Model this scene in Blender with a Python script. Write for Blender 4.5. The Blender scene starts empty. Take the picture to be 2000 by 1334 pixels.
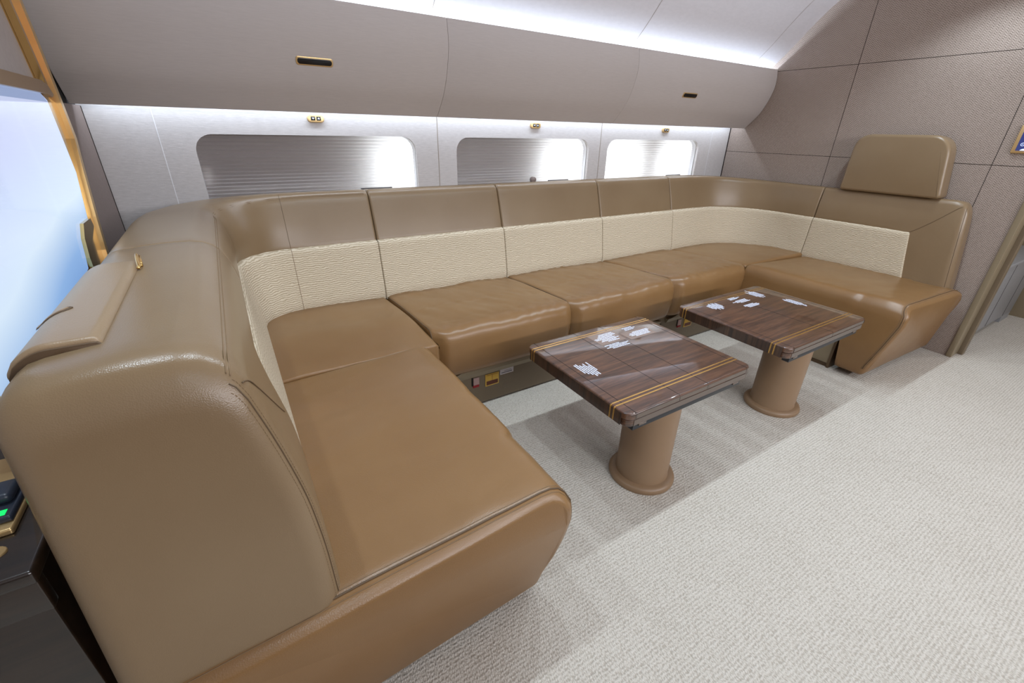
import bpy, bmesh, math, random
from mathutils import Vector, Matrix, noise
random.seed(4)
C = bpy.context.scene.collection
PI = math.pi
def V(*a): return Vector(a)
def lerp(a, b, t): return a + (b - a) * t
def sst(a, b, x):
    t = max(0.0, min(1.0, (x - a) / (b - a))); return t * t * (3 - 2 * t)

# ------------------------------------------------------------------ materials
def srgb(r, g, b):
    f = lambda c: (c / 255 / 12.92) if c / 255 <= .04045 else ((c / 255 + .055) / 1.055) ** 2.4
    return (f(r), f(g), f(b), 1)
def mat(name, col=(1, 1, 1, 1), rough=.5, metal=0, coat=0, spec=.5, emis=None, es=0):
    m = bpy.data.materials.new(name); m.use_nodes = True
    b = m.node_tree.nodes['Principled BSDF']
    b.inputs['Base Color'].default_value = col; b.inputs['Roughness'].default_value = rough
    b.inputs['Metallic'].default_value = metal; b.inputs['Coat Weight'].default_value = coat
    b.inputs['Coat Roughness'].default_value = .03
    b.inputs['Specular IOR Level'].default_value = spec
    if emis: b.inputs['Emission Color'].default_value = emis; b.inputs['Emission Strength'].default_value = es
    m.diffuse_color = col
    return m, m.node_tree.nodes, m.node_tree.links, b
def nd(n, t, **k):
    x = n.new(t)
    for a, v in k.items():
        if a in x.inputs: x.inputs[a].default_value = v
        else: setattr(x, a, v)
    return x
def mathn(n, l, op, a, b=None, c=None):
    x = n.new('ShaderNodeMath'); x.operation = op
    for i, v in enumerate((a, b, c)):
        if v is None: continue
        if isinstance(v, (int, float)): x.inputs[i].default_value = v
        else: l.new(v, x.inputs[i])
    return x.outputs[0]
def ramp(n, l, fac, stops):
    r = n.new('ShaderNodeValToRGB'); l.new(fac, r.inputs[0])
    e = r.color_ramp.elements
    e[0].position, e[0].color = stops[0]; e[1].position, e[1].color = stops[-1]
    for p, c in stops[1:-1]:
        k = e.new(p); k.color = c
    return r.outputs[0]
def coords(n, l, scale=(1, 1, 1), rot=(0, 0, 0)):
    tc = n.new('ShaderNodeTexCoord'); mp = n.new('ShaderNodeMapping')
    mp.inputs['Scale'].default_value = scale; mp.inputs['Rotation'].default_value = rot
    l.new(tc.outputs['Object'], mp.inputs[0]); return mp.outputs[0]
def bump(n, l, b, h, strength, dist, prev=None):
    x = n.new('ShaderNodeBump'); x.inputs['Strength'].default_value = strength; x.inputs['Distance'].default_value = dist
    l.new(h, x.inputs['Height'])
    if prev: l.new(prev, x.inputs['Normal'])
    if b: l.new(x.outputs[0], b.inputs['Normal'])
    return x.outputs[0]
def noise_tex(n, l, vec, scale, detail=3, rough=.5, dist=0):
    x = nd(n, 'ShaderNodeTexNoise', Scale=scale, Detail=detail, Roughness=rough, Distortion=dist); l.new(vec, x.inputs['Vector']); return x.outputs[0]
M = {}
def leather(key, c1, c2, rough, grain=420, wr=0.0):
    m, n, l, b = mat(key, c1, rough)
    v = coords(n, l)
    f = noise_tex(n, l, v, 2.3, 4)
    l.new(ramp(n, l, f, [(.3, c1), (.7, c2)]), b.inputs['Base Color'])
    vo = nd(n, 'ShaderNodeTexVoronoi', Scale=grain); l.new(v, vo.inputs['Vector'])
    p = bump(n, l, None, vo.outputs['Distance'], .16, .0012)
    if wr:
        v2 = coords(n, l, (1, .45, 1), (0, 0, .5))
        f2 = noise_tex(n, l, v, 10, 1)
        rr = mathn(n, l, 'MULTIPLY_ADD', f2, .08, rough - .04); l.new(rr, b.inputs['Roughness'])
    l.new(p, b.inputs['Normal']); M[key] = m
leather('taupe_leather', srgb(128, 106, 79), srgb(136, 115, 88), .29)
leather('tan_leather', srgb(126, 93, 57), srgb(136, 103, 66), .30, 330, .12)
leather('lid_leather', srgb(144, 121, 93), srgb(150, 127, 99), .34)
M['seam'] = mat('seam', srgb(92, 72, 50), .6)[0]
M['stitch'] = mat('stitch', srgb(128, 104, 76), .6)[0]
M['gap'] = mat('gap', srgb(38, 28, 20), .8)[0]
M['base'] = mat('base_vinyl', srgb(118, 103, 82), .45)[0]
M['base_edge'] = mat('base_edge', srgb(136, 122, 98), .4)[0]
M['pedestal'] = mat('pedestal_paint', srgb(140, 113, 86), .38)[0]
M['gold'] = mat('gold', srgb(234, 196, 128), .13, 1)[0]
M['gold_satin'] = mat('gold_satin', srgb(222, 190, 136), .34, .75)[0]
M['gold_stripe'] = mat('gold_stripe', srgb(224, 178, 104), .2, .8)[0]
M['bronze'] = mat('bronze', srgb(165, 138, 106), .28, .55)[0]
M['black'] = mat('black_plastic', srgb(18, 18, 22), .25)[0]
M['rail'] = mat('rail_metal', srgb(62, 64, 68), .4, .6)[0]
M['alu'] = mat('leaf_edge_metal', srgb(120, 108, 100), .25, .5)[0]
M['white'] = mat('white_print', srgb(215, 220, 235), .5, emis=srgb(200, 210, 235), es=.12)[0]
M['sticker'] = mat('clear_sticker', srgb(140, 120, 110), .25)[0]
M['label'] = mat('label_white', srgb(190, 182, 184), .5)[0]
M['ink'] = mat('label_ink', srgb(90, 84, 90), .6)[0]
M['greyprint'] = mat('grey_print', srgb(140, 128, 112), .6)[0]
M['red'] = mat('red_strap', srgb(150, 20, 30), .5)[0]
M['strap'] = mat('pink_strap', srgb(180, 150, 145), .6)[0]
M['amber'] = mat('amber_plate', srgb(215, 175, 80), .3, .5)[0]
M['brownred'] = mat('dark_amber', srgb(96, 40, 14), .3)[0]
M['blackgap'] = mat('shadow_gap', srgb(20, 18, 18), .9)[0]

def linen(key, c1, c2, sc=(40, 40, 260), b_=.25, rough=.75):
    m, n, l, b = mat(key, c1, rough, spec=.25)
    v = coords(n, l, sc); f = noise_tex(n, l, v, 1.0, 4, .6)
    l.new(ramp(n, l, f, [(.3, c1), (.7, c2)]), b.inputs['Base Color'])
    bump(n, l, b, f, b_, .002); M[key] = m
linen('bin_fabric', srgb(184, 177, 173), srgb(190, 183, 179), (18, 130, 260), .12)
linen('wall_linen', srgb(186, 182, 180), srgb(200, 196, 194), (25, 60, 160), .35)
linen('ceiling_linen', srgb(206, 204, 208), srgb(212, 210, 214), (25, 60, 60), .1)
linen('partition_skin', srgb(128, 114, 108), srgb(134, 120, 114), (60, 60, 60), .1)
linen('grey_skin', srgb(168, 160, 156), srgb(174, 166, 162), (60, 60, 60), .1)
linen('cabinet_grey', srgb(140, 140, 142), srgb(152, 152, 154), (40, 40, 200), .1, .35)

# cream ribbed fabric
m, n, l, b = mat('cream_fabric', srgb(205, 188, 160), .85, spec=.2)
v = coords(n, l)
dn = noise_tex(n, l, v, 26, 2, .5)
sp = n.new('ShaderNodeSeparateXYZ'); l.new(v, sp.inputs[0])
ph = mathn(n, l, 'ADD', mathn(n, l, 'MULTIPLY', sp.outputs[2], 570), mathn(n, l, 'MULTIPLY', dn, 13))
sn = mathn(n, l, 'MULTIPLY_ADD', mathn(n, l, 'SINE', ph), .5, .5)
fine = noise_tex(n, l, v, 300, 2)
hh = mathn(n, l, 'ADD', sn, mathn(n, l, 'MULTIPLY', fine, .6))
l.new(ramp(n, l, hh, [(.15, srgb(166, 149, 122)), (1.0, srgb(213, 200, 177))]), b.inputs['Base Color'])
bump(n, l, b, hh, .55, .0022); M['cream'] = m

# carpet
m, n, l, b = mat('carpet', srgb(186, 178, 166), .95, spec=.1)
v = coords(n, l)
vo = nd(n, 'ShaderNodeTexVoronoi', Scale=235); v2 = coords(n, l, (1, .62, 1), (0, 0, .12)); l.new(v2, vo.inputs['Vector'])
big = noise_tex(n, l, v, 3.0, 3); sp = n.new('ShaderNodeSeparateXYZ'); l.new(v, sp.inputs[0])
rows = mathn(n, l, 'MULTIPLY_ADD', mathn(n, l, 'SINE', mathn(n, l, 'ADD', mathn(n, l, 'MULTIPLY', sp.outputs[1], 520), mathn(n, l, 'MULTIPLY', noise_tex(n, l, v, 60, 2), 5))), .18, .3)
h = mathn(n, l, 'ADD', mathn(n, l, 'SUBTRACT', 1.0, vo.outputs['Distance']), rows)
cm = mathn(n, l, 'ADD', mathn(n, l, 'MULTIPLY', h, .8), mathn(n, l, 'MULTIPLY', big, .25))
l.new(ramp(n, l, cm, [(.45, srgb(176, 167, 155)), (.75, srgb(196, 188, 177)), (1.0, srgb(208, 201, 191))]), b.inputs['Base Color'])
bump(n, l, b, h, .6, .004); M['carpet'] = m

# bulkhead chevron weave
m, n, l, b = mat('chevron_weave', srgb(150, 136, 128), .8, spec=.25)
v = coords(n, l); sp = n.new('ShaderNodeSeparateXYZ'); l.new(v, sp.inputs[0])
pp = mathn(n, l, 'PINGPONG', sp.outputs[1], .013)
st = mathn(n, l, 'MULTIPLY', mathn(n, l, 'ADD', sp.outputs[2], pp), 2 * PI / .0115)
sn = mathn(n, l, 'MULTIPLY_ADD', mathn(n, l, 'SINE', st), .5, .5)
nz = noise_tex(n, l, v, 170, 2)
f = mathn(n, l, 'ADD', mathn(n, l, 'MULTIPLY', sn, .5), mathn(n, l, 'MULTIPLY', nz, .5))
l.new(ramp(n, l, f, [(.25, srgb(115, 102, 93)), (.5, srgb(164, 149, 139)), (.8, srgb(179, 164, 154))]), b.inputs['Base Color'])
bump(n, l, b, sn, .25, .001); M['chevron'] = m

# walnut
def walnut(key, scale, rot=(0, 0, 0), dark=1.0):
    m, n, l, b = mat(key, srgb(78, 46, 30), .3, coat=1)
    v = coords(n, l, scale, rot)
    f = noise_tex(n, l, v, 1.0, 8, .62, .7)
    g = noise_tex(n, l, v, 4.0, 4, .6, .2)
    q = mathn(n, l, 'ADD', mathn(n, l, 'MULTIPLY', f, .7), mathn(n, l, 'MULTIPLY', g, .3))
    k = lambda a, b_, c: srgb(a * dark, b_ * dark, c * dark)
    l.new(ramp(n, l, q, [(.33, k(36, 23, 17)), (.45, k(70, 45, 32)), (.55, k(92, 61, 43)), (.68, k(114, 78, 54))]), b.inputs['Base Color'])
    M[key] = m
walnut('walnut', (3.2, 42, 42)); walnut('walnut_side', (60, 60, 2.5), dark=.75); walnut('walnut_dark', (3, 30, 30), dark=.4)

# pleated shade : translucent
m = bpy.data.materials.new('pleated_shade'); m.use_nodes = True; n = m.node_tree.nodes; l = m.node_tree.links
n.clear(); out = n.new('ShaderNodeOutputMaterial'); mx = n.new('ShaderNodeMixShader'); mx.inputs[0].default_value = .45
d = n.new('ShaderNodeBsdfDiffuse'); d.inputs[0].default_value = srgb(214, 205, 199); t = n.new('ShaderNodeBsdfTranslucent'); t.inputs[0].default_value = srgb(225, 228, 228)
l.new(d.outputs[0], mx.inputs[1]); l.new(t.outputs[0], mx.inputs[2]); l.new(mx.outputs[0], out.inputs[0]); M['shade'] = m
# clear inner pane
m = bpy.data.materials.new('clear_pane'); m.use_nodes = True; n = m.node_tree.nodes; l = m.node_tree.links
n.clear(); out = n.new('ShaderNodeOutputMaterial'); mx = n.new('ShaderNodeMixShader'); mx.inputs[0].default_value = .05
tr = n.new('ShaderNodeBsdfTransparent'); tr.inputs[0].default_value = (.95, .95, .96, 1); g = n.new('ShaderNodeBsdfGlossy'); g.inputs['Roughness'].default_value = .04
l.new(tr.outputs[0], mx.inputs[1]); l.new(g.outputs[0], mx.inputs[2]); l.new(mx.outputs[0], out.inputs[0]); M['pane'] = m
# television glass: window reflection painted as a pale blue emissive gradient
m, n, l, b = mat('painted_reflection', srgb(20, 24, 32), .06)
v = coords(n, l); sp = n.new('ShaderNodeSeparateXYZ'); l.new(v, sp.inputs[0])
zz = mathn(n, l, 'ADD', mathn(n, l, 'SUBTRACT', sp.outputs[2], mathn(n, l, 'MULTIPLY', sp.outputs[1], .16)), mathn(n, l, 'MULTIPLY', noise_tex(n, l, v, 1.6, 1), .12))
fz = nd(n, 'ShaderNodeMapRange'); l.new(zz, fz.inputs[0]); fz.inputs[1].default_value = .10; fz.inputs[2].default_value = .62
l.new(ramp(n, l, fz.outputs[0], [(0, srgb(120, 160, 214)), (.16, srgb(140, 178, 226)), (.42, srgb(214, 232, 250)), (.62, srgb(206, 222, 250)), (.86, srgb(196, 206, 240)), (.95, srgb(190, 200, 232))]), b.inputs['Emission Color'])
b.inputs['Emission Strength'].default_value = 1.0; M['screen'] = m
m, n, l, b = mat('reflection_band', srgb(20, 24, 32), .06, emis=srgb(152, 172, 214), es=.8); M['reflection_band'] = m  # bluish upper band of the same painted reflection
M['navy'] = mat('navy_display', srgb(30, 36, 80), .15, emis=srgb(48, 56, 110), es=.8)[0]
M['icon'] = mat('icon_glow', srgb(200, 215, 250), .3, emis=srgb(205, 218, 250), es=.9)[0]
M['green'] = mat('green_led', srgb(20, 200, 90), .3, emis=srgb(20, 220, 100), es=1.2)[0]
M['white_reveal'] = mat('white_reveal', srgb(222, 222, 224), .45)[0]
M['lamp'] = mat('lamp_lens', (1, 1, 1, 1), .3, emis=(1, .97, .92, 1), es=6)[0]
M['slate'] = mat('handset_slate', srgb(48, 56, 70), .35)[0]

# ------------------------------------------------------------------ object helpers
def link_mesh(name, me, material, parent=None, smooth=True):
    o = bpy.data.objects.new(name, me); C.objects.link(o)
    if material: me.materials.append(M[material] if isinstance(material, str) else material)
    for p in me.polygons: p.use_smooth = bool(smooth)
    if parent: o.parent = parent
    return o
def empty(name, loc=(0, 0, 0)):
    o = bpy.data.objects.new(name, None); C.objects.link(o); o.location = loc; o.empty_display_size = .1; return o
def thing(o, label, cat, group=None):
    o['label'] = label; o['category'] = cat
    if group: o['group'] = group
    return o
def structure(o): o['kind'] = 'structure'; return o
def local(parent, p):   # world -> parent's local (parents are never rotated or scaled)
    return (p - parent.location) if parent is not None else p
def wloc(parent):
    v = V(0, 0, 0)
    while parent is not None: v = v + parent.location; parent = parent.parent
    return v
def from_bm(name, bm, material, parent=None, smooth=False):
    bmesh.ops.recalc_face_normals(bm, faces=bm.faces)
    off = wloc(parent)
    for v_ in bm.verts: v_.co -= off
    me = bpy.data.meshes.new(name); bm.to_mesh(me); bm.free()
    return link_mesh(name, me, material, parent, smooth)
def loft(name, rings, material, parent=None, caps=True, smooth=True, closed=True):
    bm = bmesh.new(); vs = [[bm.verts.new(p) for p in r] for r in rings]; N = len(rings[0])
    for i in range(len(rings) - 1):
        for j in range(N if closed else N - 1):
            k = (j + 1) % N
            bm.faces.new((vs[i][j], vs[i][k], vs[i + 1][k], vs[i + 1][j]))
    if caps:
        for r in (vs[0], vs[-1]):
            try: bm.faces.new(r)
            except ValueError: pass
    bmesh.ops.remove_doubles(bm, verts=bm.verts, dist=1e-6)
    return from_bm(name, bm, material, parent, smooth)
def box(name, x0, x1, y0, y1, z0, z1, material, parent=None, bev=0.0, seg=3):
    bm = bmesh.new(); bmesh.ops.create_cube(bm, size=1)
    for v_ in bm.verts: v_.co = V(lerp(x0, x1, v_.co.x + .5), lerp(y0, y1, v_.co.y + .5), lerp(z0, z1, v_.co.z + .5))
    if bev: bmesh.ops.bevel(bm, geom=bm.edges[:], offset=bev, segments=seg, profile=.5, affect='EDGES')
    o = from_bm(name, bm, material, parent, bool(bev))
    if bev: flatten(o)
    return o
def flatten(o, ang=35):
    me = o.data
    bm = bmesh.new(); bm.from_mesh(me)
    for e in bm.edges:
        e.smooth = not (len(e.link_faces) == 2 and e.calc_face_angle(0) > math.radians(ang))
    bm.to_mesh(me); bm.free()
    for p in me.polygons: p.use_smooth = True
def tube(name, pts, r, material, parent=None, n=6, cyc=False):
    rings = []; P = [Vector(p) for p in pts]
    for i, p in enumerate(P):
        a = P[(i - 1) % len(P)] if (cyc or i) else p; b_ = P[(i + 1) % len(P)] if (cyc or i < len(P) - 1) else p
        t = (b_ - a).normalized(); u = t.orthogonal() if abs(t.z) > .95 else t.cross(V(0, 0, 1)); u.normalize(); w = t.cross(u)
        rings.append([p + u * r * math.cos(2 * PI * k / n) + w * r * math.sin(2 * PI * k / n) for k in range(n)])
    if cyc: rings.append(rings[0])
    return loft(name, rings, material, parent, caps=not cyc)
def fillet(pts, k=5, sub=3):
    """pts: list of (a,b,radius) closed polygon -> smooth list with constant count"""
    out = []; n_ = len(pts); corners = []
    for i in range(n_):
        p0 = Vector(pts[i - 1][:2]); p = Vector(pts[i][:2]); p2 = Vector(pts[(i + 1) % n_][:2]); r = pts[i][2]
        d1 = (p0 - p); d2 = (p2 - p); r = min(r, d1.length * .49, d2.length * .49)
        a = p + d1.normalized() * r; b_ = p + d2.normalized() * r
        corners.append([(a * (1 - t) ** 2 + p * 2 * t * (1 - t) + b_ * t * t) for t in [j / (k - 1) for j in range(k)]])
    for i in range(n_):
        out += corners[i]
        a = corners[i][-1]; b_ = corners[(i + 1) % n_][0]
        for j in range(1, sub): out.append(a.lerp(b_, j / sub))
    return out
def inset(ring, d):
    if d == 0: return ring
    n_ = len(ring); area = sum(ring[i].x * ring[(i + 1) % n_].y - ring[(i + 1) % n_].x * ring[i].y for i in range(n_)); s = 1 if area > 0 else -1
    out = []
    for i in range(n_):
        a = ring[i - 1]; b_ = ring[(i + 1) % n_]; t = (b_ - a)
        if t.length < 1e-9: out.append(ring[i].copy()); continue
        t.normalize(); out.append(ring[i] + Vector((-t.y, t.x)) * s * d)
    return out
def stations(t0, t1, r0, r1, step, k=5):
    out = []
    for i in range(k): th = PI / 2 * i / k; out.append((t0 + r0 - r0 * math.cos(th), r0 - r0 * math.sin(th)))
    a, b_ = t0 + r0, t1 - r1; m_ = max(1, int(round((b_ - a) / step)))
    for i in range(m_ + 1): out.append((a + (b_ - a) * i / m_, 0))
    for i in range(k - 1, -1, -1): th = PI / 2 * i / k; out.append((t1 - r1 + r1 * math.cos(th), r1 - r1 * math.sin(th)))
    return out
def plate(name, outer, holes, axis, c0, c1, material, parent=None):
    """flat plate with rounded holes. axis 'x': outline in (y,z), from x=c0 to c1 ; axis 'y': outline in (x,z) ; axis 'z': (x,y)"""
    cu = bpy.data.curves.new('tmp', 'CURVE'); cu.dimensions = '2D'; cu.fill_mode = 'BOTH'; cu.extrude = abs(c1 - c0) / 2
    for loop in [outer] + holes:
        s = cu.splines.new('POLY'); s.points.add(len(loop) - 1); s.use_cyclic_u = True
        for p, q in zip(s.points, loop): p.co = (q[0], q[1], 0, 1)
    o = bpy.data.objects.new('tmp', cu); C.objects.link(o)
    dg = bpy.context.evaluated_depsgraph_get(); me = bpy.data.meshes.new_from_object(o.evaluated_get(dg)); bpy.data.objects.remove(o)
    mid = (c0 + c1) / 2
    bm = bmesh.new(); bm.from_mesh(me); bmesh.ops.remove_doubles(bm, verts=bm.verts, dist=1e-5)
    for v_ in bm.verts:
        a, b_, c = v_.co
        v_.co = {'x': V(mid + c, a, b_), 'y': V(a, mid + c, b_), 'z': V(a, b_, mid + c)}[axis]
    bpy.data.meshes.remove(me)
    return from_bm(name, bm, material, parent)
def rrect(x0, x1, y0, y1, r, k=8):
    out = []
    for cx, cy, a0 in ((x1 - r, y1 - r, 0), (x0 + r, y1 - r, PI / 2), (x0 + r, y0 + r, PI), (x1 - r, y0 + r, 1.5 * PI)):
        for i in range(k + 1): a = a0 + PI / 2 * i / k; out.append((cx + r * math.cos(a), cy + r * math.sin(a)))
    return out

# ------------------------------------------------------------------ camera
cam_d = bpy.data.cameras.new('camera'); cam = bpy.data.objects.new('camera', cam_d); C.objects.link(cam)
cam_d.sensor_width = 36; cam_d.lens = 853.1 / 2000 * 36; cam_d.clip_start = .02
p_, y_, r_ = 0.44972362, 1.00400165, 0.02296646
fw = V(math.cos(y_) * math.cos(p_), math.sin(y_) * math.cos(p_), -math.sin(p_)); rt = V(math.sin(y_), -math.cos(y_), 0); up = rt.cross(fw)
RT = rt * math.cos(r_) + up * math.sin(r_); UP = -rt * math.sin(r_) + up * math.cos(r_)
cam.matrix_world = Matrix(((RT.x, UP.x, -fw.x, 0), (RT.y, UP.y, -fw.y, 0), (RT.z, UP.z, -fw.z, 1.45), (0, 0, 0, 1)))
bpy.context.scene.camera = cam

# ------------------------------------------------------------------ SETTING
XW = 4.32     # bulkhead
structure(box('floor', -2.6, 7.2, -3.2, 3.05, -.06, 0, 'carpet'))
# window wall with three openings
WIN = [(-.082, 1.09), (1.372, 2.53), (2.728, 3.885)]
holes = [rrect(a, b_, .97, 1.402, .085) for a, b_ in WIN]
wall = structure(plate('wall_back', [(-1.2, 0), (4.36, 0), (4.36, 1.72), (-1.2, 1.72)], holes, 'y', 2.9, 2.93, 'wall_linen'))
for x, mt in ((-.218, 'white_reveal'), (1.24, 'greyprint'), (2.645, 'greyprint'), (4.05, 'white_reveal')):
    box('seam', x - .0018, x + .0018, 2.8988, 2.9, .9, 1.6, mt, wall)
for i, (a, b_) in enumerate(WIN):
    w = structure(empty('window_%d' % (i + 1), ((a + b_) / 2, 2.9, 1.19)))
    o1 = rrect(a - .02, b_ + .02, .95, 1.422, .10); i1 = rrect(a, b_, .97, 1.402, .085)
    plate('window_reveal', o1, [i1], 'y', 2.925, 2.985, 'white_reveal', w)
    # pleated shade
    rings = []; z = .955; k = 0
    while z < 1.42:
        rings.append([V(a - .015, 2.965 + (.008 if k % 2 else 0), z), V(b_ + .015, 2.965 + (.008 if k % 2 else 0), z)]); z += (.0045 if k % 2 == 0 else .014); k += 1
    loft('pleated_shade', rings, 'shade', w, caps=False, closed=False, smooth=False)
    pn = plate('glass_pane', rrect(a - .01, b_ + .01, .96, 1.41, .09), [], 'y', 2.942, 2.944, 'pane', w)
    h = box('shade_rail', b_ - .36 + .02 * i, b_ - .16 + .02 * i, 2.957, 2.968, 1.095, 1.103, 'rail', w)
    if i == 1:
        tube('shade_knob', [V(2.03, 2.93, 1.112), V(2.03, 2.955, 1.112)], .022, 'partition_skin', w, 20)
    # outer airframe light behind the shade
outer = structure(box('wall_outer', -1.2, 4.36, 3.16, 3.19, .5, 1.75, 'grey_skin'))
structure(box('wall_light_block', -2.6, XW, -2.75, -2.7, 0, 1.7, 'partition_skin'))  # unseen opposite sidewall, added to block fill light from low angles
# bulkhead (right)
bulk = structure(plate('wall_right', [(.73, 0), (2.93, 0), (2.93, 2.75), (-2.6, 2.75), (-2.6, 2.12), (.73, 2.12)], [], 'x', XW, XW + .1, 'chevron'))
for z in (1.311, 1.963):
    box('seam', XW - .0008, XW, .73, 2.9, z - .0016, z + .0016, 'gap', bulk)
for y in (1.941, .956):
    box('seam', XW - .0008, XW, y - .0016, y + .0016, .02, 2.7, 'gap', bulk)
box('edge_piping', XW - .006, XW, 2.893, 2.899, .9, 1.6, 'gap', bulk)
# door frame
df = structure(empty('door_1', (XW, .7, 0)))
box('frame_post', XW - .012, XW + .13, .698, .732, 0, 2.12, 'base_edge', df, .004)
box('frame_stop', XW + .115, XW + .17, .668, .72, 0, 2.12, 'base', df, .006)
box('frame_lip', XW + .16, XW + .2, .69, .73, 0, 2.12, 'base_edge', df, .004)
# next cabin wall seen through the opening
structure(box('wall_beyond', 5.95, 6.0, -2.2, 3.0, 0, 2.6, 'base_edge'))
structure(box('wall_beyond_side', XW + .2, 5.95, 1.35, 1.4, 0, 2.6, 'base_edge'))
cab = thing(empty('low_cabinet', (5.3, 1.0, 0)), 'low grey fronted cabinet seen through the doorway beyond the bulkhead', 'cabinet')
box('carcass', 4.56, 5.9, .735, 1.33, .05, .6, 'cabinet_grey', cab, .006)
box('counter_top', 4.54, 5.93, .715, 1.34, .6, .625, 'cabinet_grey', cab, .008)
box('plinth', 4.62, 5.6, .77, 1.3, 0, .05, 'black', cab)
for x in (5.15, 5.62): box('panel_joint', x - .002, x + .002, .7335, .735, .06, .6, 'gap', cab)
box('end_leg', 5.6, 5.86, .732, 1.2, 0, .055, 'cabinet_grey', cab)

# ceiling : curved shell along X
prof = [(2.80, 1.74), (2.76, 1.84), (2.69, 1.935), (2.60, 2.02), (2.50, 2.115), (2.39, 2.235), (2.30, 2.325), (2.206, 2.404), (2.05, 2.485), (1.8, 2.56), (1.4, 2.61), (.6, 2.64), (-.4, 2.6), (-1.4, 2.5), (-2.2, 2.3)]
def smooth_poly(P, k=5):
    out = []
    for i in range(len(P) - 1):
        p0 = Vector(P[max(i - 1, 0)]); p1 = Vector(P[i]); p2 = Vector(P[i + 1]); p3 = Vector(P[min(i + 2, len(P) - 1)])
        for j in range(k):
            t = j / k
            out.append(.5 * ((2 * p1) + (p2 - p0) * t + (2 * p0 - 5 * p1 + 4 * p2 - p3) * t * t + (3 * p1 - p0 - 3 * p2 + p3) * t ** 3))
    out.append(Vector(P[-1])); return out
CP = smooth_poly(prof)
def shell(name, x0, x1, P, th, material, parent=None):
    rings = []
    for x in (x0, x1):
        n_ = []
        for i, p in enumerate(P):
            t = (P[min(i + 1, len(P) - 1)] - P[max(i - 1, 0)]).normalized(); nn = Vector((t.y, -t.x))
            if nn.y < 0 and p.y > 2.3: nn = -nn
            n_.append(p + Vector((.02, .05)).normalized() * th)
        rings.append([V(x, p.x, p.y) for p in P] + [V(x, p.x, p.y) for p in reversed(n_)])
    return loft(name, rings, material, parent, smooth=False)
ceil = structure(shell('ceiling', -2.6, XW, CP, .04, 'ceiling_linen'))
flatten(ceil, 40)
def ceil_seam(x):
    pts = [V(x, p.x, p.y) for p in CP if p.y > 1.9 and p.x > 1.0]
    rings = [[p + V(-.0018, -.0003, -.0012), p + V(.0018, -.0003, -.0012)] for p in pts]
    loft('seam', rings, 'greyprint', ceil, caps=False, closed=False)
for x in (1.12, 2.6, 4.03): ceil_seam(x)
dl = thing(empty('ceiling_downlight', (3.40, 2.2, 2.395)), 'small round recessed downlight in the curved pale ceiling', 'light')
for nm, r, mt, dz in (('trim_ring', .035, 'gold_satin', 0), ('lens', .024, 'slate', -.004)):
    q = Vector((3.36, 2.25, 2.364)); nn = V(0, -.66, -.75)
    tube(nm, [q + nn * (-.005), q + nn * (.003 - dz)], r, mt, dl, 24)

# overhead bins
BP = smooth_poly([(2.566, 1.977), (2.553, 1.90), (2.556, 1.825), (2.587, 1.726), (2.634, 1.637), (2.69, 1.575), (2.751, 1.514)], 6)
def binsurf(z):
    for a, b_ in zip(BP, BP[1:]):
        if a.y >= z >= b_.y:
            t = (a.y - z) / (a.y - b_.y); T = (b_ - a).normalized(); return a.lerp(b_, t), Vector((T.y, -T.x))
def make_bin(x0, x1, label, latch_x):
    e = thing(empty('overhead_bin', ((x0 + x1) / 2, 2.7, 1.514)), label, 'storage bin', 'overhead bins along the window wall')
    sec = [p.copy() for p in BP] + [Vector(q) for q in ((2.762, 1.520), (2.775, 1.60), (2.895, 1.70), (2.895, 1.80), (2.78, 1.80), (2.60, 1.82), (2.583, 1.90), (2.578, 1.977))]
    st = stations(x0, x1, .004, .004, 5, 2)
    rings = [[V(t, p.x, p.y) for p in inset(sec, i)] for t, i in st]
    o = loft('bin_door', rings, 'bin_fabric', e); flatten(o, 40)
    if latch_x:
        for nm, hw, hh, mt, dd in (('latch_bezel', .083, .0165, 'gold_satin', .004), ('latch_handle', .077, .0115, 'black', .0065)):
            rings = []
            for dn_, ins in ((0, 0), (dd, 0), (dd + .001, .002)):
                rr = []
                for u, w in rrect(-hw + ins, hw - ins, -hh + ins, hh - ins, min(hh - ins - .0005, .011)):
                    q, nn = binsurf(1.727 + w)
                    if nn.x > 0: nn = -nn
                    rr.append(V(latch_x + u, q.x + nn.x * dn_, q.y + nn.y * dn_))
                rings.append(rr)
            lo = loft(nm, rings, mt, e); flatten(lo, 40)
    return e
make_bin(-.478, 1.18, 'long curved overhead bin at the left with a black latch in a gold rim', .494)
make_bin(1.18, 2.611, 'middle curved overhead bin without a latch above the second window', None)
make_bin(2.611, XW - .004, 'curved overhead bin touching the right bulkhead with a small black latch', 3.24)

# shade switches
def switch(x, z, label):
    e = thing(empty('shade_switch', (x, 2.9, z)), label, 'switch', 'window shade switches under the bins')
    st = stations(0, .014, 0, .004, .02, 4)
    base = [Vector(p) for p in rrect(-.044, .044, -.019, .019, .018)]
    o = loft('bezel', [[V(x + p.x, 2.9 - t, z + p.y) for p in inset(base, i)] for t, i in st[4:]], 'gold_satin', e); flatten(o, 50)
    for s, dr in ((-1, -1), (1, 1)):
        bo = box('button', x + s * .0145 - .0115, x + s * .0145 + .0115, 2.8845, 2.8875, z - .009, z + .0105, 'black', e, .001)
        bm = bmesh.new(); cx = x + s * .0145
        q = [V(cx - .0065, 2.884, z + .001 - dr * .0035), V(cx + .0065, 2.884, z + .001 - dr * .0035), V(cx, 2.884, z + .001 + dr * .0045)]
        f1 = bm.faces.new([bm.verts.new(v_) for v_ in q]); r = bmesh.ops.extrude_face_region(bm, geom=[f1])
        for g_ in r['geom']:
            if isinstance(g_, bmesh.types.BMVert): g_.co.y += .0006
        a = from_bm('arrow', bm, 'icon', bo)
    return e
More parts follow.
